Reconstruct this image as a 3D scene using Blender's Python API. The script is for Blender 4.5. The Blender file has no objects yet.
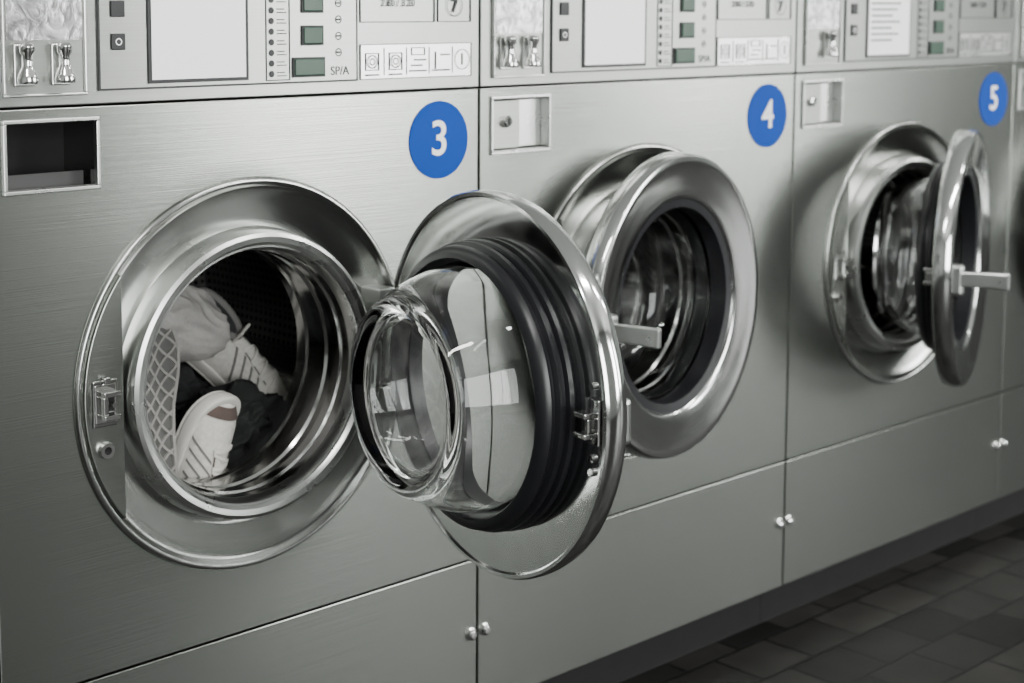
import bpy, bmesh, math, random
from mathutils import Vector, Matrix, noise
random.seed(7)
scene=bpy.context.scene
COL=scene.collection
# ---------------------------------------------------------------- materials
def nt(name):
    m=bpy.data.materials.new(name); m.use_nodes=True
    t=m.node_tree; b=t.nodes['Principled BSDF']
    return m,t,b
def simple(name,col,rough=.5,metal=0.,**kw):
    m,t,b=nt(name)
    b.inputs['Base Color'].default_value=(*col,1); b.inputs['Roughness'].default_value=rough; b.inputs['Metallic'].default_value=metal
    for k,v in kw.items(): b.inputs[k.replace('_',' ')].default_value=v
    n=t.nodes.new('ShaderNodeTexNoise'); n.inputs['Scale'].default_value=35
    mr=t.nodes.new('ShaderNodeMapRange'); mr.inputs['To Min'].default_value=max(0,rough-.04); mr.inputs['To Max'].default_value=rough+.05
    tc=t.nodes.new('ShaderNodeTexCoord'); t.links.new(tc.outputs['Object'],n.inputs['Vector'])
    t.links.new(n.outputs['Fac'],mr.inputs['Value']); t.links.new(mr.outputs['Result'],b.inputs['Roughness'])
    return m
def brushed(name,col,rough,scale=(2.2,2.2,420),bump=.10,aniso=.6,contrast=.18):
    m,t,b=nt(name); b.inputs['Metallic'].default_value=1; b.inputs['Roughness'].default_value=rough
    tc=t.nodes.new('ShaderNodeTexCoord'); mp=t.nodes.new('ShaderNodeMapping'); mp.inputs['Scale'].default_value=scale
    n=t.nodes.new('ShaderNodeTexNoise'); n.inputs['Scale'].default_value=1.5; n.inputs['Detail'].default_value=4
    t.links.new(tc.outputs['Object'],mp.inputs['Vector']); t.links.new(mp.outputs['Vector'],n.inputs['Vector'])
    cr=t.nodes.new('ShaderNodeMix'); cr.data_type='RGBA'
    cr.inputs['A'].default_value=(*[c*(1-contrast) for c in col],1); cr.inputs['B'].default_value=(*[min(1,c*(1+contrast)) for c in col],1)
    t.links.new(n.outputs['Fac'],cr.inputs['Factor'])
    n3=t.nodes.new('ShaderNodeTexNoise'); n3.inputs['Scale'].default_value=2.5; n3.inputs['Detail'].default_value=1
    t.links.new(tc.outputs['Object'],n3.inputs['Vector'])
    m3=t.nodes.new('ShaderNodeMapRange'); m3.inputs['To Min'].default_value=.90; m3.inputs['To Max'].default_value=1.10
    t.links.new(n3.outputs['Fac'],m3.inputs['Value'])
    vm=t.nodes.new('ShaderNodeVectorMath'); vm.operation='SCALE'; t.links.new(cr.outputs['Result'],vm.inputs[0]); t.links.new(m3.outputs['Result'],vm.inputs['Scale'])
    t.links.new(vm.outputs['Vector'],b.inputs['Base Color'])
    bp=t.nodes.new('ShaderNodeBump'); bp.inputs['Strength'].default_value=bump; bp.inputs['Distance'].default_value=.0004
    t.links.new(n.outputs['Fac'],bp.inputs['Height']); t.links.new(bp.outputs['Normal'],b.inputs['Normal'])
    if aniso:
        b.inputs['Anisotropic'].default_value=aniso
        cx=t.nodes.new('ShaderNodeCombineXYZ'); cx.inputs[2].default_value=1; t.links.new(cx.outputs[0],b.inputs['Tangent'])
    return m
STEEL=brushed('brushed_stainless',(.292,.304,.284),.27,bump=.3,contrast=.15)
STEELP=brushed('panel_stainless',(.350,.360,.342),.36,bump=.2,contrast=.1)
RINGM=brushed('ring_polished_steel',(.48,.49,.47),.20,scale=(2,2,2),bump=.0,aniso=0,contrast=.03)
CHROME=simple('chrome',(.80,.80,.79),.055,1)
CHROMED=simple('door_mirror_steel',(.66,.67,.66),.11,1)
SATIN=simple('satin_cast_aluminium',(.54,.55,.535),.28,1)
LIPM=simple('lip_steel',(.48,.48,.47),.11,1)
RUBBER=simple('black_rubber',(.010,.010,.012),.33)
BLACK=simple('black_matte',(.004,.004,.004),.85)
DARK=simple('dark_cavity',(.03,.03,.03),.6)
BLUE=simple('blue_badge',(.0,.045,.29),.5,Specular_IOR_Level=.12)
WHITE=simple('white_print',(.9,.9,.9),.5)
SCREEN=simple('instruction_card',(.97,.97,.97),.4)
GREEN=simple('green_button',(.004,.040,.018),.35)
INK=simple('dark_print',(.014,.014,.016),.5)
PLAST=simple('pale_plastic',(.6,.6,.6),.4)
def glassmat():
    m,t,b=nt('door_glass')
    b.inputs['Base Color'].default_value=(.99,1,.995,1); b.inputs['Roughness'].default_value=0.0
    b.inputs['IOR'].default_value=1.42; b.inputs['Transmission Weight'].default_value=1
    return m
GLASS=glassmat()
def drummat():
    m,t,b=nt('perforated_drum'); b.inputs['Metallic'].default_value=.9; b.inputs['Roughness'].default_value=.28
    v=t.nodes.new('ShaderNodeTexVoronoi'); v.inputs['Scale'].default_value=85; v.inputs['Randomness'].default_value=0
    uv=t.nodes.new('ShaderNodeUVMap')
    t.links.new(uv.outputs['UV'],v.inputs['Vector']); v.voronoi_dimensions='2D'
    r=t.nodes.new('ShaderNodeValToRGB'); r.color_ramp.elements[0].position=.22; r.color_ramp.elements[1].position=.30
    r.color_ramp.elements[0].color=(.006,.006,.006,1); r.color_ramp.elements[1].color=(.26,.26,.255,1)
    t.links.new(v.outputs['Distance'],r.inputs['Fac']); t.links.new(r.outputs['Color'],b.inputs['Base Color'])
    return m
DRUM=drummat()
def sparkle():
    m,t,b=nt('painted_reflections'); b.inputs['Metallic'].default_value=.7; b.inputs['Roughness'].default_value=.25  # bumpy plate; its pale mottled reflections are painted into the base colour
    tc=t.nodes.new('ShaderNodeTexCoord'); v=t.nodes.new('ShaderNodeTexNoise'); v.inputs['Scale'].default_value=38; v.inputs['Detail'].default_value=4; v.inputs['Distortion'].default_value=2.0
    t.links.new(tc.outputs['Object'],v.inputs['Vector'])
    r=t.nodes.new('ShaderNodeValToRGB'); r.color_ramp.elements[0].position=.42; r.color_ramp.elements[1].position=.62
    r.color_ramp.elements[0].color=(.25,.25,.25,1); r.color_ramp.elements[1].color=(.6,.6,.6,1)
    t.links.new(v.outputs['Fac'],r.inputs['Fac']); t.links.new(r.outputs['Color'],b.inputs['Base Color'])
    bp=t.nodes.new('ShaderNodeBump'); bp.inputs['Strength'].default_value=.4; bp.inputs['Distance'].default_value=.002
    t.links.new(v.outputs['Fac'],bp.inputs['Height']); t.links.new(bp.outputs['Normal'],b.inputs['Normal'])
    return m
REFLECTIONS=sparkle()
# ---------------------------------------------------------------- mesh helpers
def finish(name,bm,mat,parent=None,loc=(0,0,0),rot=(0,0,0),smooth=None,bevel=0,recalc=True):
    if recalc: bmesh.ops.recalc_face_normals(bm,faces=bm.faces[:])
    me=bpy.data.meshes.new(name); bm.to_mesh(me); bm.free()
    if smooth is not None:
        for p in me.polygons: p.use_smooth=True
        me.set_sharp_from_angle(angle=math.radians(smooth))
    me.materials.append(mat)
    o=bpy.data.objects.new(name,me); COL.objects.link(o)
    o.location=loc; o.rotation_euler=rot
    if parent: o.parent=parent
    if bevel:
        b=o.modifiers.new('bevel','BEVEL'); b.width=bevel; b.segments=2; b.limit_method='ANGLE'
    return o
def lathe_bm(profile,segs=96,closed=False,uv=False):
    bm=bmesh.new(); rings=[]
    for r,s in profile:
        rings.append([bm.verts.new((r*math.cos(2*math.pi*i/segs),s,r*math.sin(2*math.pi*i/segs))) for i in range(segs)])
    n=len(rings); L=bm.loops.layers.uv.new('UVMap') if uv else None
    for k in range(n if closed else n-1):
        a,b=rings[k],rings[(k+1)%n]
        for i in range(segs):
            j=(i+1)%segs
            f=bm.faces.new((a[i],a[j],b[j],b[i]))
            if uv:
                ka,kb=profile[k],profile[(k+1)%n]
                sa=sum(math.dist(profile[q],profile[q+1]) for q in range(k)); sb=sa+math.dist(ka,kb)
                for l,(ii,ss) in zip(f.loops,((i,sa),(i+1,sa),(i+1,sb),(i,sb))):
                    l[L].uv=(ii/segs*2*math.pi*.25,ss)
    bmesh.ops.remove_doubles(bm,verts=bm.verts[:],dist=1e-6)
    bmesh.ops.dissolve_degenerate(bm,dist=1e-7,edges=bm.edges[:])
    return bm
def lathe(name,profile,mat,parent,loc=(0,0,0),segs=96,closed=False,smooth=35,uv=False):
    return finish(name,lathe_bm(profile,segs,closed,uv),mat,parent,loc,smooth=smooth)
def box_bm(bm,x0,x1,y0,y1,z0,z1):
    v=[bm.verts.new(p) for p in ((x0,y0,z0),(x1,y0,z0),(x1,y1,z0),(x0,y1,z0),(x0,y0,z1),(x1,y0,z1),(x1,y1,z1),(x0,y1,z1))]
    for f in ((0,1,2,3),(4,5,6,7),(0,1,5,4),(1,2,6,5),(2,3,7,6),(3,0,4,7)): bm.faces.new([v[i] for i in f])
def box(name,x0,x1,y0,y1,z0,z1,mat,parent=None,bevel=0,**k):
    bm=bmesh.new(); box_bm(bm,x0,x1,y0,y1,z0,z1); return finish(name,bm,mat,parent,bevel=bevel,**k)
def boxes(name,lst,mat,parent=None,bevel=0,**k):
    bm=bmesh.new()
    for b in lst: box_bm(bm,*b)
    return finish(name,bm,mat,parent,bevel=bevel,**k)
def frame_boxes(x0,x1,z0,z1,w,y0,y1):
    return [(x0,x1,y0,y1,z0,z0+w),(x0,x1,y0,y1,z1-w,z1),(x0,x0+w,y0,y1,z0+w,z1-w),(x1-w,x1,y0,y1,z0+w,z1-w)]
def disc_prof(r,y0,y1): return [(0,y0),(r,y0),(r,y1),(0,y1)]
def text(name,s,size,x,z,y,mat,parent,off=0.0,align='CENTER'):
    c=bpy.data.curves.new(name,'FONT'); c.body=s; c.size=size; c.extrude=.0003; c.offset=off; c.align_x=align; c.align_y='CENTER'
    o=bpy.data.objects.new(name,c); COL.objects.link(o); c.materials.append(mat)
    o.location=(x,y,z); o.rotation_euler=(math.pi/2,0,0); o.parent=parent
    return o
def ring_bm(bm,cx,cz,r,w,y,seg=20):
    ro,ri=r,r-w
    A=[bm.verts.new((cx+ro*math.cos(t*2*math.pi/seg),y,cz+ro*math.sin(t*2*math.pi/seg))) for t in range(seg)]
    B=[bm.verts.new((cx+ri*math.cos(t*2*math.pi/seg),y,cz+ri*math.sin(t*2*math.pi/seg))) for t in range(seg)]
    for i in range(seg):
        j=(i+1)%seg; bm.faces.new((A[i],A[j],B[j],B[i]))
# ---------------------------------------------------------------- washer front with real cut-outs
W=.7; ZT=.9406; ZL=.2952; ZB=.08; TOP=1.18; CX,CZ=.3310,.6115; DEPTH=.72; RS=.2355
def front_mesh():
    bm=bmesh.new(); box_bm(bm,.0018,W-.0018,0,.018,ZL+.0012,ZT-.0012); bmesh.ops.recalc_face_normals(bm,faces=bm.faces[:])
    me=bpy.data.meshes.new('door_panel'); bm.to_mesh(me); bm.free()
    o=bpy.data.objects.new('t0',me); COL.objects.link(o)
    cuts=[]
    bm=lathe_bm([(0,-.05),(RS,-.05),(RS,.05),(0,.05)],128); bmesh.ops.translate(bm,verts=bm.verts[:],vec=(CX,0,CZ)); bmesh.ops.recalc_face_normals(bm,faces=bm.faces[:])
    m1=bpy.data.meshes.new('c1'); bm.to_mesh(m1); bm.free(); c=bpy.data.objects.new('t1',m1); COL.objects.link(c); cuts.append(c)
    bm=bmesh.new(); box_bm(bm,.0225,.1315,-.05,.05,.852,.9255); bmesh.ops.recalc_face_normals(bm,faces=bm.faces[:])
    m2=bpy.data.meshes.new('c2'); bm.to_mesh(m2); bm.free(); c=bpy.data.objects.new('t2',m2); COL.objects.link(c); cuts.append(c)
    for c in cuts:
        b=o.modifiers.new('b','BOOLEAN'); b.operation='DIFFERENCE'; b.object=c; b.solver='EXACT'
    dg=bpy.context.evaluated_depsgraph_get(); dg.update()
    res=bpy.data.meshes.new_from_object(o.evaluated_get(dg)); res.name='door_panel'
    for q in [o]+cuts: bpy.data.objects.remove(q)
    res.materials.clear(); res.materials.append(STEEL)
    return res
FRONT=front_mesh()
HX,HY,HO,RD=.7-.1664,-.0354,.2077,.2247
DZ=.003
def door(parent,phi,lever):
    d=bpy.data.objects.new('door',None); COL.objects.link(d); d.empty_display_size=.05
    d.parent=parent; d.location=(HX,HY,CZ+DZ); d.rotation_euler=(0,0,math.radians(phi))
    c=(-HO,0,0)
    lathe('door_ring',[(.1565,-.002),(.1575,-.0075),(.1600,-.0100),(.1640,-.0110),(.178,-.0130),(.194,-.0158),(.208,-.0183),(.2145,-.0190),(.2190,-.0180),(.2215,-.0150),(.2240,-.0060),(RD,-.002),(RD,.009),(.2225,.0125),(.2185,.0125),(.2165,.0095),(.168,.0085),(.160,.008)],CHROMED,d,c,128,True,34)
    lathe('door_gasket',[(.1445,-.004),(.1570,-.006),(.1590,.004),(.166,.0085),(.1690,.013),(.1680,.018),(.1625,.020),(.1625,.0225),(.1670,.026),(.1670,.031),(.161,.0335),(.161,.036),(.1640,.040),(.162,.046),(.157,.0500),(.150,.0515),(.1470,.047),(.1462,.024),(.1435,.0215)],RUBBER,d,c,96,True,40)
    outer=[(0,.119),(.080,.119),(.087,.1205),(.0925,.1250),(.0975,.1305),(.104,.1325),(.110,.1305),(.1145,.125),(.1185,.116),(.125,.104),(.132,.088),(.1375,.071),(.1415,.053),(.1440,.038),(.1455,.032),(.1455,.024)]
    inner=[(.1385,.024),(.1385,.036),(.1355,.052),(.131,.069),(.1250,.085),(.117,.0995),(.1090,.109),(.1030,.1135),(.097,.1150),(.091,.1138),(.080,.1125),(0,.1125)]
    lathe('door_glass_bowl',outer+inner,GLASS,d,c,128,False,60)
    lx=-HO-.198; z0=.019
    boxes('door_catch',[(lx-.012,lx+.012,.010,.0135,-.045+z0,.005+z0),(lx-.010,lx+.010,.0135,.030,-.036+z0,-.030+z0),(lx-.010,lx+.010,.0135,.030,-.014+z0,-.008+z0),(lx-.010,lx-.004,.0135,.026,-.030+z0,-.014+z0)],CHROME,d,bevel=.0012)
    bm=bmesh.new()
    for zz in (-.042,-.057,.036):
        b2=lathe_bm([(0,.013),(.0045,.013),(.0045,.0085),(0,.0085)],16); bmesh.ops.translate(b2,verts=b2.verts[:],vec=(lx+.002,0,zz))
        me=bpy.data.meshes.new('t'); b2.to_mesh(me); b2.free(); bm.from_mesh(me); bpy.data.meshes.remove(me)
    finish('door_screws',bm,CHROME,d,smooth=40)
    boxes('handle_bracket',[(lx-.011,lx+.009,-.035,-.012,-.032,.020)],SATIN,d,bevel=.006)
    L=.082
    bm=bmesh.new(); prof=[(0,-.012),(0,.012),(L*.55,.0135),(L,.0135),(L,-.0135),(L*.6,-.0120)]
    F=[bm.verts.new((x,-.005,z)) for x,z in prof]; B=[bm.verts.new((x,.006,z)) for x,z in prof]
    bm.faces.new(F); bm.faces.new(B)
    for i in range(len(prof)): bm.faces.new((F[i],F[(i+1)%len(prof)],B[(i+1)%len(prof)],B[i]))
    finish('handle_lever',bm,SATIN,d,loc=(lx-.006,-.024,-.004),rot=(0,0,math.radians(-lever)),bevel=.0025)
    for k,z in enumerate((.0635,-.0635)):
        boxes('hinge_arm_%d'%(k+1),[(-.030,.012,-.006,.006,z-.012,z+.012),(.002,.014,-.006,.028,z-.009,z+.009)],CHROME,d,bevel=.002)
    return d
def washer(i,phi,lever,slot_empty,label,two_levers=True):
    root=bpy.data.objects.new('washing_machine',None); COL.objects.link(root); root.location=((i-4)*W,0,0)
    p=root
    o=bpy.data.objects.new('door_panel',FRONT); COL.objects.link(o); o.parent=p
    b=o.modifiers.new('bevel','BEVEL'); b.width=.0012; b.segments=2; b.limit_method='ANGLE'; b.angle_limit=math.radians(40)
    box('lower_panel',.0018,W-.0018,0,.018,ZB,ZL-.0012,STEEL,p,.0012)
    box('control_panel',.0018,W-.0018,-.001,.018,ZT+.0012,TOP,STEELP,p,.0012)
    boxes('cabinet',[(.001,.004,.019,DEPTH,ZB,TOP-.003),(W-.004,W-.001,.019,DEPTH,ZB,TOP-.003),(.004,W-.004,DEPTH-.004,DEPTH,ZB,TOP-.003),(.001,W-.001,.019,DEPTH,TOP-.0028,TOP),(.004,W-.004,.019,DEPTH-.004,ZB,ZB+.004)],DARK,p)
    box('plinth',0.0005,W-.0005,.045,DEPTH,0.001,ZB-.0005,BLACK,p)
    c=(CX,0,CZ)
    lathe('door_surround',[(RS,.016),(RS,-.001),(RS-.0012,-.0040),(RS-.0037,-.0052),(RS-.0068,-.0045),(RS-.0095,-.0015),(.2200,.0012),(.2100,.0030),(.1980,.0052),(.1860,.0072),(.1780,.0085),(.1755,.0100)],RINGM,p,c,128,False,50)
    lathe('seal_ring',[(.1765,.010),(.1745,.002),(.1735,-.012),(.1710,-.0190),(.1665,-.0215),(.1600,-.0200),(.1575,-.0165),(.1560,-.0150),(.1535,-.0150),(.1515,-.011),(.1500,.004)],SATIN,p,c,128,False,28)
    lathe('drum_lip',[(.1500,.004),(.1490,.016),(.1460,.018),(.1450,.030),(.1495,.033),(.1495,.046),(.1465,.049),(.1465,.066),(.1505,.070),(.1505,.088),(.1480,.092),(.1500,.112),(.1600,.118)],LIPM,p,c,128,False,28)
    lathe('drum',[(.1600,.118),(.245,.128),(.250,.135),(.250,.46),(.245,.47),(0,.47)],DRUM,p,c,96,False,35,uv=True)
    bm=bmesh.new()
    for q in range(3):
        a=math.radians(100+120*q)
        prof=[(.250,-.045),(.205,-.016),(.198,0),(.205,.016),(.250,.045)]
        A=[bm.verts.new((r*math.cos(a)-t*math.sin(a),.15,r*math.sin(a)+t*math.cos(a))) for r,t in prof]
        B=[bm.verts.new((r*math.cos(a)-t*math.sin(a),.455,r*math.sin(a)+t*math.cos(a))) for r,t in prof]
        bm.faces.new(A); bm.faces.new(B)
        for k in range(5): bm.faces.new((A[k],A[(k+1)%5],B[(k+1)%5],B[k]))
    finish('drum_paddles',bm,LIPM,p,loc=c,bevel=.006)
    xc=-.1765; R=RS-.0105; a0=math.acos(xc/-R)
    bm=bmesh.new(); pts=[(R*math.cos(math.pi+a0-2*a0*t/24),R*math.sin(math.pi+a0-2*a0*t/24)) for t in range(25)]
    F=[bm.verts.new((x,-.0060,z)) for x,z in pts]; B=[bm.verts.new((x,.006,z)) for x,z in pts]
    bm.faces.new(F); bm.faces.new(B)
    for k in range(25): bm.faces.new((F[k],F[(k+1)%25],B[(k+1)%25],B[k]))
    finish('latch_plate',bm,STEEL,p,loc=c,bevel=.0008)
    lx=.130; py=.0055
    box('latch_back',lx-.015,lx+.015,-.0085,-.0060,.584,.636,LIPM,p,.001)
    boxes('latch',[(lx-.013,lx+.013,-.0145+py,-.0115+py,.588,.632),(lx-.010,lx+.010,-.030+py,-.0145+py,.594,.600),(lx-.010,lx+.010,-.030+py,-.0145+py,.620,.626),(lx-.010,lx-.004,-.028+py,-.0145+py,.600,.620),(lx-.004,lx+.004,-.020+py,-.0145+py,.632,.640)],CHROME,p,bevel=.001)
    box('latch_slot',lx-.003,lx+.010,-.0098,-.0085,.601,.619,BLACK,p)
    lathe('latch_pin',[(0,-.027+py),(.003,-.027+py),(.003,-.0115+py),(0,-.0115+py)],CHROME,p,(lx+.004,0,.610),24)
    lathe('keyhole',[(.0045,-.013+py),(.0045,-.0175+py),(.0085,-.0175+py),(.0095,-.0115+py)],CHROME,p,(lx,0,.557),32)
    lathe('keyhole_core',disc_prof(.0046,-.0135+py,-.010+py),BLACK,p,(lx,0,.557),24)
    for k,z in enumerate((.679,.552)):
        boxes('hinge_block_%d'%(k+1),[(HX-.030,HX-.004,-.0300,.008,z-.017,z+.017),(HX+.015,HX+.023,-.036,.008,z-.014,z+.014)],SATIN,p,bevel=.002)
        pin=lathe('hinge_pin_%d'%(k+1),[(0,-.020),(.0032,-.020),(.0032,.020),(0,.020)],CHROME,p,(HX,HY,z),20); pin.rotation_euler=(math.pi/2,0,0)
    boxes('slot_frame',frame_boxes(.0200,.1340,.8490,.9285,.0045,-.0035,.004),SATIN,p,bevel=.001)
    boxes('slot_liner',[(.0225,.0245,.003,.075,.852,.9255),(.1295,.1315,.003,.075,.852,.9255),(.0245,.1295,.003,.075,.852,.854),(.0245,.1295,.003,.075,.9235,.9255),(.0225,.1315,.075,.077,.852,.9255)],SATIN if not slot_empty else LIPM,p)
    if slot_empty:
        boxes('slot_ramp',[(.030,.125,.020,.024,.854,.868),(.030,.034,.02,.075,.868,.915)],DARK,p)
        box('slot_back',.0246,.1294,.0700,.0749,.8541,.9234,BLACK,p)
    else:
        boxes('service_cover',[(.0285,.0790,.004,.010,.856,.9215)],STEELP,p,bevel=.001)
        box('service_tray',.0795,.1290,.013,.017,.856,.9215,SATIN,p,.001)
        lathe('cam_lock',[(0,-.004),(.006,-.004),(.008,-.002),(.0085,.004),(0,.004)],CHROME,p,(.052,0,.893),24)
        box('cam_lock_slot',.0512,.0528,-.0047,-.0039,.889,.897,BLACK,p)
    lathe('number_badge',disc_prof(.0508,-.0012,.0),BLUE,p,(W-.0718,0,.875),64)
    if label: text('badge_number',label,.064,W-.0718,.875,-.0018,WHITE,p,off=.0006)
    y=-.0010
    boxes('fascia_outline',frame_boxes(.1335,.4920,.9560,1.150,.0022,y-.0025,y),INK,p)
    box('fascia_plate',.1357,.4898,y-.0022,y,.9582,1.1478,STEELP,p)
    box('card_frame',.1945,.3285,y-.0042,y-.0022,.9620,1.110,INK,p,.0005)
    box('instruction_card',.1985,.3240,y-.0050,y-.0042,.9660,1.1055,SCREEN,p)
    if label=='5':
        bm=bmesh.new()
        for r in range(11):
            zz=1.095-r*.0105
            box_bm(bm,.206,.206+random.uniform(.06,.112),y-.0054,y-.0050,zz,zz+.0028)
        finish('card_text',bm,GREEN,p)
    boxes('button_strip',frame_boxes(.3540,.3890,.9600,1.140,.0012,y-.0030,y-.0022),INK,p)
    bmd=bmesh.new()
    for r in range(14):
        zz=.968+r*.0125
        ring_bm(bmd,.3620,zz,.0040,.0040,y-.0028,12); box_bm(bmd,.370,.384,y-.0028,y-.0022,zz-.0030,zz-.0018); box_bm(bmd,.370,.381,y-.0028,y-.0022,zz+.0010,zz+.0022)
    finish('button_prints',bmd,INK,p,recalc=False)
    boxes('green_buttons',[(.3945,.4380,y-.0060,y-.0022,.9650,.9850),(.4080,.4360,y-.0060,y-.0022,1.0030,1.0230),(.4080,.4360,y-.0060,y-.0022,1.0420,1.0600)],GREEN,p,.0012)
    boxes('green_button_rims',frame_boxes(.3925,.4400,.9630,.9870,.002,y-.0045,y-.0022)+frame_boxes(.4060,.4380,1.0010,1.0250,.002,y-.0045,y-.0022)+frame_boxes(.4060,.4380,1.0400,1.0620,.002,y-.0045,y-.0022),INK,p)
    text('wash_text','SP/A',.015,.4640,.9690,y-.0025,INK,p)
    bmd=bmesh.new()
    for zz in (.992,1.012,1.032,1.052): ring_bm(bmd,.462,zz,.005,.0013,y-.0026); box_bm(bmd,.459,.465,y-.0026,y-.0022,zz-.001,zz+.001)
    finish('fascia_icons',bmd,INK,p,recalc=False)
    boxes('power_button',[(.1490,.1660,y-.0045,y-.0022,1.0000,1.0180),(.1490,.1660,y-.0045,y-.0022,1.0360,1.0540)],INK,p,.001)
    ring=bmesh.new(); ring_bm(ring,.1575,1.009,.004,.0012,y-.0047); finish('power_symbol',ring,WHITE,p,recalc=False)
    box('label_plate',.4970,.6840,y-.0008,y,.9570,1.0010,SATIN,p)
    L=frame_boxes(.4970,.6840,.9570,1.0010,.0010,y-.0016,y)+[(.5350,.5358,y-.0016,y,.9620,.9960),(.5720,.5728,y-.0016,y,.9620,.9960),(.6100,.6108,y-.0016,y,.9620,.9960),(.6500,.6508,y-.0016,y,.9620,.9960)]
    L+=frame_boxes(.5050,.5270,.9680,.9900,.0012,y-.0018,y)+frame_boxes(.5430,.5650,.9680,.9900,.0012,y-.0018,y)
    L+=[(.5050,.5270,y-.0018,y,.9615,.9635),(.5430,.5650,y-.0018,y,.9615,.9635)]
    L+=[(.5770,.6060,y-.0018,y,.9650,.9670),(.5800,.5990,y-.0018,y,.9720,.9740),(.5850,.6050,y-.0018,y,.9790,.9810),(.6150,.6460,y-.0018,y,.9650,.9670),(.6200,.6220,y-.0018,y,.9675,.9900),(.6300,.6460,y-.0018,y,.9850,.9870),(.6665,.6685,y-.0018,y,.9720,.9870)]
    L+=frame_boxes(.5800,.6030,.9860,.9960,.0011,y-.0018,y)
    L+=frame_boxes(.6250,.6830,1.0280,1.075,.0010,y-.0016,y)+frame_boxes(.4970,.6200,1.0280,1.075,.0010,y-.0016,y)
    boxes('pictogram_plate',L,INK,p)
    bmd=bmesh.new()
    for xx in (.516,.554): ring_bm(bmd,xx,.979,.0085,.0012,y-.0020); ring_bm(bmd,xx,.979,.0045,.0012,y-.0020)
    ring_bm(bmd,.6675,.979,.0135,.0010,y-.0018); ring_bm(bmd,.654,1.049,.014,.0010,y-.0018)
    finish('pictogram_circles',bmd,INK,p,recalc=False)
    text('panel_number','7',.024,.6540,1.0480,y-.0018,INK,p,off=.0003)
    text('price_text','2.80 / 3.20',.013,.5580,1.0520,y-.0018,INK,p)
    boxes('coin_unit_frame',frame_boxes(.0215,.1190,.9525,1.150,.003,y-.005,y),SATIN,p,bevel=.001)
    box('coin_unit_plate',.0245,.1160,y-.002,y,.9555,1.147,STEELP,p)
    box('coin_unit_reflections',.0265,.1140,y-.0035,y-.002,1.0120,1.145,REFLECTIONS,p)  # upper part of the coin plate, with reflections painted on
    xs=(.045,.088) if two_levers else (.082,)
    for k,xx in enumerate(xs):
        o=lathe('coin_knob_%d'%(k+1),[(0,.0),(.0105,.0),(.0115,.004),(.0100,.009),(.0068,.015),(.0055,.020),(.0055,.029),(.0080,.033),(.0082,.039),(.0055,.042),(0,.043)],CHROME,p,(xx,y-.012,.9670),32)
        o.rotation_euler=(math.pi/2,0,0)
        boxes('coin_knob_base_%d'%(k+1),[(xx-.011,xx+.011,y-.0045,y-.002,.9640,1.0080),(xx-.0035,xx+.0035,y-.012,y-.0045,.9800,.9960)],SATIN,p,.001)
    for k,xx in enumerate((.0135,W-.0125)):
        lathe('panel_screw_%d'%(k+1),[(0,-.0085),(.0045,-.0080),(.0070,-.0055),(.0072,-.0015),(.0090,-.0008),(.0090,0)],CHROME,p,(xx,0,.190),24)
    door(p,phi,lever)
    return root
washer(3,81.5,6,True,'3')
washer(4,8,86,False,'4')
washer(5,22,86,False,'5',False)
washer(6,4,80,False,'6')
washer(2,3,80,False,'2')
# ---------------------------------------------------------------- laundry
def cloth(name,loc,sz,mat,seed,amp=.22,rot=(0,0,0),freq=2.2):
    bm=bmesh.new(); bmesh.ops.create_icosphere(bm,subdivisions=6,radius=1)
    for v in bm.verts:
        n=v.co.normalized(); q=n*freq+Vector((seed*7.3,seed*3.1,seed))
        w=noise.noise_vector(q*.8)*.8
        r=1-abs(noise.noise(q+w))*amp*2.2+noise.noise(q*.7)*amp - abs(noise.noise(q*2.3+w))*amp*.6
        v.co=n*r
        v.co=Vector((v.co.x*sz[0],v.co.y*sz[1],v.co.z*sz[2]))
    return finish(name,bm,mat,None,loc,rot,smooth=80)
def fabric(name,col,col2=None,sc=260,bump=.5):
    m,t,b=nt(name); b.inputs['Roughness'].default_value=.9
    tc=t.nodes.new('ShaderNodeTexCoord'); n=t.nodes.new('ShaderNodeTexNoise'); n.inputs['Scale'].default_value=sc
    t.links.new(tc.outputs['Object'],n.inputs['Vector'])
    bp=t.nodes.new('ShaderNodeBump'); bp.inputs['Strength'].default_value=bump; bp.inputs['Distance'].default_value=.001
    t.links.new(n.outputs['Fac'],bp.inputs['Height']); t.links.new(bp.outputs['Normal'],b.inputs['Normal'])
    mx=t.nodes.new('ShaderNodeMix'); mx.data_type='RGBA'; mx.inputs['A'].default_value=(*col,1); mx.inputs['B'].default_value=(*(col2 or [c*.75 for c in col]),1)
    t.links.new(n.outputs['Fac'],mx.inputs['Factor']); t.links.new(mx.outputs['Result'],b.inputs['Base Color'])
    return m
F_GREY=fabric('grey_cotton',(.38,.365,.355)); F_BLACK=fabric('black_terry',(.010,.012,.011),sc=500); F_DARK=fabric('charcoal_cotton',(.03,.03,.033))
KNIT=fabric('white_knit',(.66,.64,.60),(.40,.385,.36),sc=160); BROWN=fabric('brown_suede',(.085,.06,.052)); ACC=fabric('grey_overlay',(.17,.165,.16)); SOLE=simple('rubber_sole',(.56,.54,.51),.6); SOLEG=simple('grey_outsole',(.10,.098,.095),.6)
TREAD=simple('outsole_tread',(.27,.26,.25),.6)
pile=bpy.data.objects.new('laundry_pile',None); COL.objects.link(pile); pile.location=(-.3758,.25,.37)
def addp(o):
    bpy.context.view_layer.update(); o.parent=pile; o.matrix_parent_inverse=pile.matrix_world.inverted()
bpy.context.view_layer.update()
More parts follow.
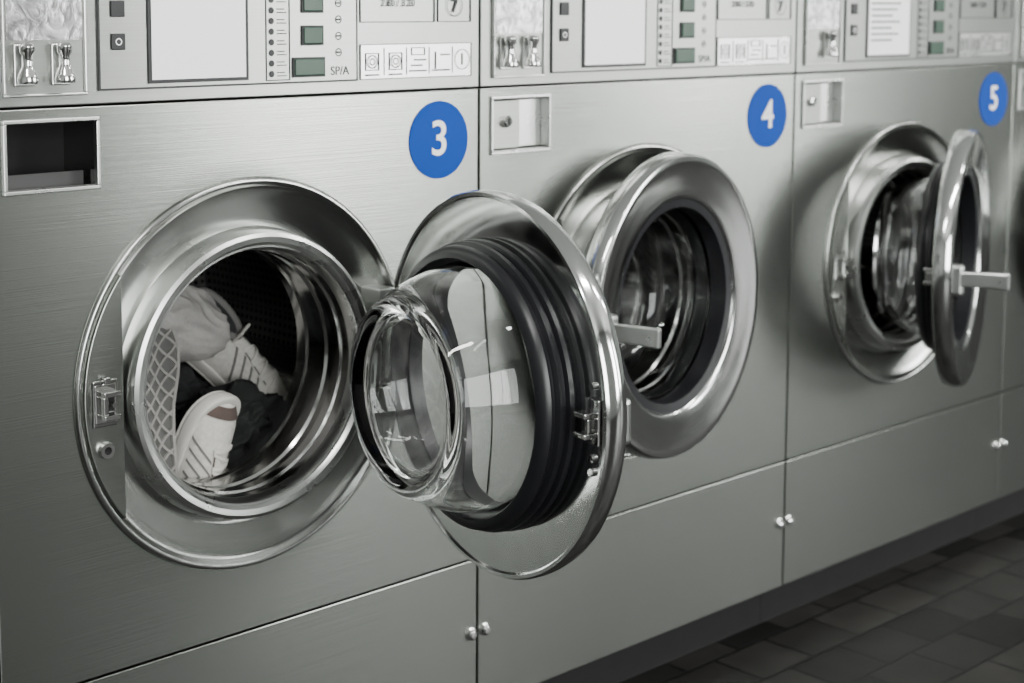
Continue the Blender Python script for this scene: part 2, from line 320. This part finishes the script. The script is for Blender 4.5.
for a in (('cloth_base',(-.376,.290,.460),(.16,.130,.070),F_DARK,1,.16),
          ('grey_shirt',(-.362,.200,.648),(.100,.062,.056),F_GREY,3,.12,(0,.35,0),1.3),
          ('black_towel',(-.275,.182,.480),(.105,.055,.075),F_BLACK,5,.22),
          ('dark_trousers',(-.320,.33,.520),(.12,.09,.06),F_DARK,9,.2),
          ): addp(cloth(*a))
def sneaker(name,loc,M,upper,accent,outsole,tread=True,scale=1.0,quarter=None):
    e=bpy.data.objects.new(name,None); COL.objects.link(e)
    xs=[-.125,-.118,-.10,-.07,-.03,.01,.05,.085,.11,.124,.129]
    ws=[.010,.024,.032,.034,.031,.032,.041,.044,.037,.022,.008]
    def lift(x): return .012*max(0,(x-.05)/.08)**2+.006*max(0,(-x-.07)/.055)**2
    def sole(nm,levels,mat):
        bm=bmesh.new(); loops=[]
        for zz,sc in levels:
            up=[(x*(1+(sc-1)*.35),w*sc) for x,w in zip(xs,ws)]; dn=[(x,-w) for x,w in up[::-1]]
            loops.append([bm.verts.new((x,y,zz+lift(x))) for x,y in up+dn])
        n=len(loops[0])
        for a,b in zip(loops,loops[1:]):
            for i in range(n): bm.faces.new((a[i],a[(i+1)%n],b[(i+1)%n],b[i]))
        for L in (loops[0],loops[-1]):
            h=n//2
            for i in range(h-1): bm.faces.new((L[i],L[i+1],L[n-2-i],L[n-1-i]))
        o=finish(nm,bm,mat,e,smooth=40); o.modifiers.new('s','SUBSURF').levels=1
    sole('outsole',((0,.95),(.0015,1.02),(.006,1.03),(.0065,.9)),outsole)
    sole('midsole',((.0062,.99),(.008,1.05),(.014,1.07),(.022,1.09),(.0275,1.06),(.029,.95)),SOLE)
    if tread:
        bm=bmesh.new()
        def wid(x):
            for (x0,w0),(x1,w1) in zip(zip(xs,ws),list(zip(xs,ws))[1:]):
                if x0<=x<=x1: return w0+(w1-w0)*(x-x0)/(x1-x0)
            return 0
        def ribbon(pts,w=.0015,h=.0030):
            if len(pts)<3: return
            P=[Vector((a,b,0)) for a,b in pts]; V=[]
            for i,q in enumerate(P):
                d=(P[min(i+1,len(P)-1)]-P[max(i-1,0)]); nn=Vector((-d.y,d.x,0)).normalized()*w; z=lift(q.x)
                V.append([bm.verts.new((q+nn*s)+Vector((0,0,z+zz))) for s,zz in ((1,-h),(-1,-h),(-1,.002),(1,.002))])
            for A,B in zip(V,V[1:]):
                for k in range(4): bm.faces.new((A[k],A[(k+1)%4],B[(k+1)%4],B[k]))
            bm.faces.new(V[0]); bm.faces.new(V[-1])
        for k in range(-9,10):
            for sg in (1,-1):
                pts=[]
                for t in range(61):
                    yy=-.045+.09*t/60; xx=k*.024+sg*(yy*1.1+.0035*math.sin(yy*140))
                    if abs(yy)<wid(xx)-.004: pts.append((xx,yy))
                ribbon(pts,.0016,.0030 if sg>0 else .0027)
        for side in (1,-1):
            ribbon([(x,side*(wid(x)-.004)) for x in [-.117+.0075*i for i in range(32)]],.0022,.0034)
        finish('tread',bm,TREAD,e)
    prof=[(-.122,.020,.052),(-.112,.029,.066),(-.09,.033,.068),(-.065,.033,.060),(-.04,.032,.057),(-.02,.031,.062),(.0,.032,.060),(.03,.036,.049),(.06,.041,.039),(.09,.040,.031),(.112,.030,.023),(.122,.018,.014)]
    def sec(x,w,h,t,o=0):
        s=max(0,math.sin(t)); top=.52 if x<.0 else .52+.25*min(1,x/.07)
        k=1-(1-top)*s**1.6
        return (x,w*math.cos(t)*k*(1+o*18),.024+h*s**.75+o)
    bm=bmesh.new(); R=[]
    for x,w,h in prof:
        R.append([bm.verts.new(sec(x,w,h,math.pi*k/20)) for k in range(21)])
    for a,b in zip(R,R[1:]):
        for i in range(20): bm.faces.new((a[i],a[i+1],b[i+1],b[i]))
    bm.faces.new(R[0]); bm.faces.new(R[-1])
    u=finish('upper',bm,upper,e,smooth=70); u.modifiers.new('s','SUBSURF').levels=2
    def at(x):
        x=min(max(x,prof[0][0]),prof[-1][0])
        for a,b in zip(prof,prof[1:]):
            if a[0]<=x<=b[0]:
                f=(x-a[0])/(b[0]-a[0]); return [a[i]+(b[i]-a[i])*f for i in range(3)]
    def strap(bm,x,hw,t0,t1,o,slant=0):
        A=[];B=[];C=[];D=[]
        for k in range(17):
            f=k/16; t=math.radians(t0+(t1-t0)*f); s=slant*(f-.5)
            a=at(x-hw+s); b=at(x+hw+s)
            A.append(bm.verts.new(sec(*a,t,o))); B.append(bm.verts.new(sec(*b,t,o))); C.append(bm.verts.new(sec(*a,t,-.002))); D.append(bm.verts.new(sec(*b,t,-.002)))
        for k in range(16):
            for P,Q in ((A,B),(B,D),(D,C),(C,A)): bm.faces.new((P[k],P[k+1],Q[k+1],Q[k]))
    bm=bmesh.new()
    for k in range(6): strap(bm,.058-.012*k,.0024,56,124,.0035,.008*(-1)**k)
    finish('laces',bm,SOLE,e,smooth=40)
    bm=bmesh.new()
    for m in (0,1):
        f=(lambda a:a) if m==0 else (lambda a:180-a)
        for k in range(4): strap(bm,.050-.018*k,.0022,f(6),f(54),.0014,-.026)
        strap(bm,-.108,.010,f(4),f(58),.0020)
    finish('side_overlays',bm,accent,e,smooth=40)
    bm=bmesh.new(); strap(bm,.108,.008,2,178,.0014); strap(bm,.022,.030,58,62,.0022); strap(bm,.022,.030,118,122,.0022)
    finish('toe_cap',bm,quarter or accent,e,smooth=40)
    bm=bmesh.new(); N=36; Mn=10; ringv=[]
    for i in range(N):
        a=2*math.pi*i/N; cx=-.070+.042*math.cos(a); cy=.0185*math.sin(a); cz=.090-.006*math.cos(a)
        nx,ny=math.cos(a),math.sin(a)
        ringv.append([bm.verts.new((cx+nx*.0065*math.cos(b),cy+ny*.0065*math.cos(b),cz+.0065*math.sin(b))) for b in [2*math.pi*j/Mn for j in range(Mn)]])
    for i in range(N):
        for j in range(Mn): bm.faces.new((ringv[i][j],ringv[(i+1)%N][j],ringv[(i+1)%N][(j+1)%Mn],ringv[i][(j+1)%Mn]))
    finish('collar',bm,accent,e,smooth=60)
    bm=bmesh.new(); bmesh.ops.create_uvsphere(bm,u_segments=24,v_segments=12,radius=1)
    for v in bm.verts: v.co=Vector((-.070+v.co.x*.038,v.co.y*.016,.089+v.co.z*.005-.005*v.co.x))
    finish('foot_opening',bm,F_DARK,e,smooth=60)
    boxes('tongue',[(-.030,-.025,-.014,.014,.078,.106)],upper,e,bevel=.0024)
    e.matrix_world=Matrix.Translation(loc)@M@Matrix.Diagonal((scale,scale,scale,1))
    bpy.context.view_layer.update(); e.parent=pile; e.matrix_parent_inverse=pile.matrix_world.inverted()
def basis(xa,za):
    xa=Vector(xa).normalized(); za=Vector(za); za=(za-xa*za.dot(xa)).normalized(); ya=za.cross(xa)
    return Matrix((xa,ya,za)).transposed().to_4x4()
sneaker('sneaker_1',(-.425,.128,.545),basis((.05,.10,1),(-.15,1,0)),KNIT,ACC,SOLEG)
sneaker('sneaker_2',(-.370,.162,.466),basis((.30,-.28,.90),(.30,-.95,.1)),KNIT,ACC,SOLE,False,.86,BROWN)
sneaker('sneaker_3',(-.235,.262,.545),basis((.50,-.40,-.62),(.05,-.82,.62)),KNIT,ACC,SOLE,False,.92)
# ---------------------------------------------------------------- room
def floor_mat():
    m,t,b=nt('slate_floor_tiles'); b.inputs['Roughness'].default_value=.46; b.inputs['Specular IOR Level'].default_value=.2
    tc=t.nodes.new('ShaderNodeTexCoord'); br=t.nodes.new('ShaderNodeTexBrick')
    br.inputs['Scale'].default_value=1; br.inputs['Brick Width'].default_value=.13; br.inputs['Row Height'].default_value=.10; br.inputs['Mortar Size'].default_value=.003; br.inputs['Mortar Smooth'].default_value=.2
    br.inputs['Color1'].default_value=(.0045,.0043,.0042,1); br.inputs['Color2'].default_value=(.024,.0225,.021,1); br.inputs['Mortar'].default_value=(.0015,.0015,.0015,1)
    t.links.new(tc.outputs['Object'],br.inputs['Vector'])
    n=t.nodes.new('ShaderNodeTexNoise'); n.inputs['Scale'].default_value=14; n.inputs['Detail'].default_value=6
    t.links.new(tc.outputs['Object'],n.inputs['Vector'])
    mr=t.nodes.new('ShaderNodeMapRange'); mr.inputs['To Min'].default_value=.4; mr.inputs['To Max'].default_value=1.5
    t.links.new(n.outputs['Fac'],mr.inputs['Value'])
    mx=t.nodes.new('ShaderNodeVectorMath'); mx.operation='SCALE'
    t.links.new(br.outputs['Color'],mx.inputs[0]); t.links.new(mr.outputs['Result'],mx.inputs['Scale'])
    t.links.new(mx.outputs['Vector'],b.inputs['Base Color'])
    bp=t.nodes.new('ShaderNodeBump'); bp.inputs['Strength'].default_value=.8; bp.inputs['Distance'].default_value=.004; bp.invert=True
    t.links.new(br.outputs['Fac'],bp.inputs['Height']); t.links.new(bp.outputs['Normal'],b.inputs['Normal'])
    return m
WALLM=simple('wall_paint',(.30,.31,.30),.8); CEILM=simple('ceiling_paint',(.62,.62,.61),.9)
X0,X1,Y0,Y1,ZC=-3.5,7.5,-3.6,.80,2.7
box('floor',X0,X1,Y0,Y1,-.05,0,floor_mat())
box('ceiling',X0,X1,Y0,Y1,ZC,ZC+.05,CEILM)
box('wall_back',X0,X1,Y1,Y1+.1,0,ZC,WALLM)
box('wall_left',X0-.1,X0,Y0,Y1,0,ZC,WALLM)
box('wall_right',X1,X1+.1,Y0,Y1,0,ZC,WALLM)
wins=[(-2.4,-.6),(1.9,3.2),(4.3,5.7)]; zb,zt=.35,2.35
L=[(X0,X1,Y0-.1,Y0,0,zb),(X0,X1,Y0-.1,Y0,zt,ZC)]
xs=[X0]+[v for w in wins for v in w]+[X1]
for i in range(0,len(xs),2): L.append((xs[i],xs[i+1],Y0-.1,Y0,zb,zt))
boxes('wall_front',L,WALLM)
def area(name,loc,rot,sx,sy,pw,col=(1,1,1)):
    l=bpy.data.lights.new(name,'AREA'); l.shape='RECTANGLE'; l.size=sx; l.size_y=sy; l.energy=pw; l.color=col
    o=bpy.data.objects.new(name,l); COL.objects.link(o); o.location=loc; o.rotation_euler=rot; return o
for i,(a,b_) in enumerate(wins):
    boxes('window_%d'%(i+1),frame_boxes(a,b_,zb,zt,.05,Y0-.07,Y0-.02)+[((a+b_)/2-.02,(a+b_)/2+.02,Y0-.07,Y0-.02,zb+.05,zt-.05)],PLAST)
    area('daylight_%d'%(i+1),((a+b_)/2,Y0-.09,(zb+zt)/2),(math.radians(90),0,0),b_-a,zt-zb,145,(.975,1,.975))
for i,x in enumerate((-1.6,.6,2.8,5.0)):
    lamp=bpy.data.objects.new('ceiling_light',None); COL.objects.link(lamp); lamp.location=(x,-1.5,ZC)
    h=box('housing',-.62,.62,-.09,.09,-.05,-.001,PLAST,lamp,.005)
    l=area('tube_%d'%i,(0,0,-.052),(0,0,0),1.16,.13,40,(.995,1,.975)); l.parent=lamp
w=bpy.data.worlds.new('world'); scene.world=w; w.use_nodes=True; w.node_tree.nodes['Background'].inputs['Color'].default_value=(.6,.65,.7,1); w.node_tree.nodes['Background'].inputs['Strength'].default_value=.5
# ---------------------------------------------------------------- camera
a,p,r=math.radians(46.4802),math.radians(6.1472),math.radians(.2574)
d=Vector((math.cos(a)*math.cos(p),math.sin(a)*math.cos(p),-math.sin(p))); R=Vector((math.sin(a),-math.cos(a),0)); U=R.cross(d)
R2=R*math.cos(r)+U*math.sin(r); U2=U*math.cos(r)-R*math.sin(r)
M=Matrix((R2,U2,-d)).transposed().to_4x4(); M.translation=Vector((-1.4659,-1.5812,1.0549))
cd=bpy.data.cameras.new('camera'); cam=bpy.data.objects.new('camera',cd); COL.objects.link(cam); cam.matrix_world=M
cd.sensor_width=36; cd.lens=1621.3*36/1024; cd.shift_x=13.9/1024; cd.shift_y=-165.6/1024; cd.clip_start=.05
cd.dof.use_dof=True; cd.dof.focus_distance=1.80; cd.dof.aperture_fstop=5
scene.camera=cam
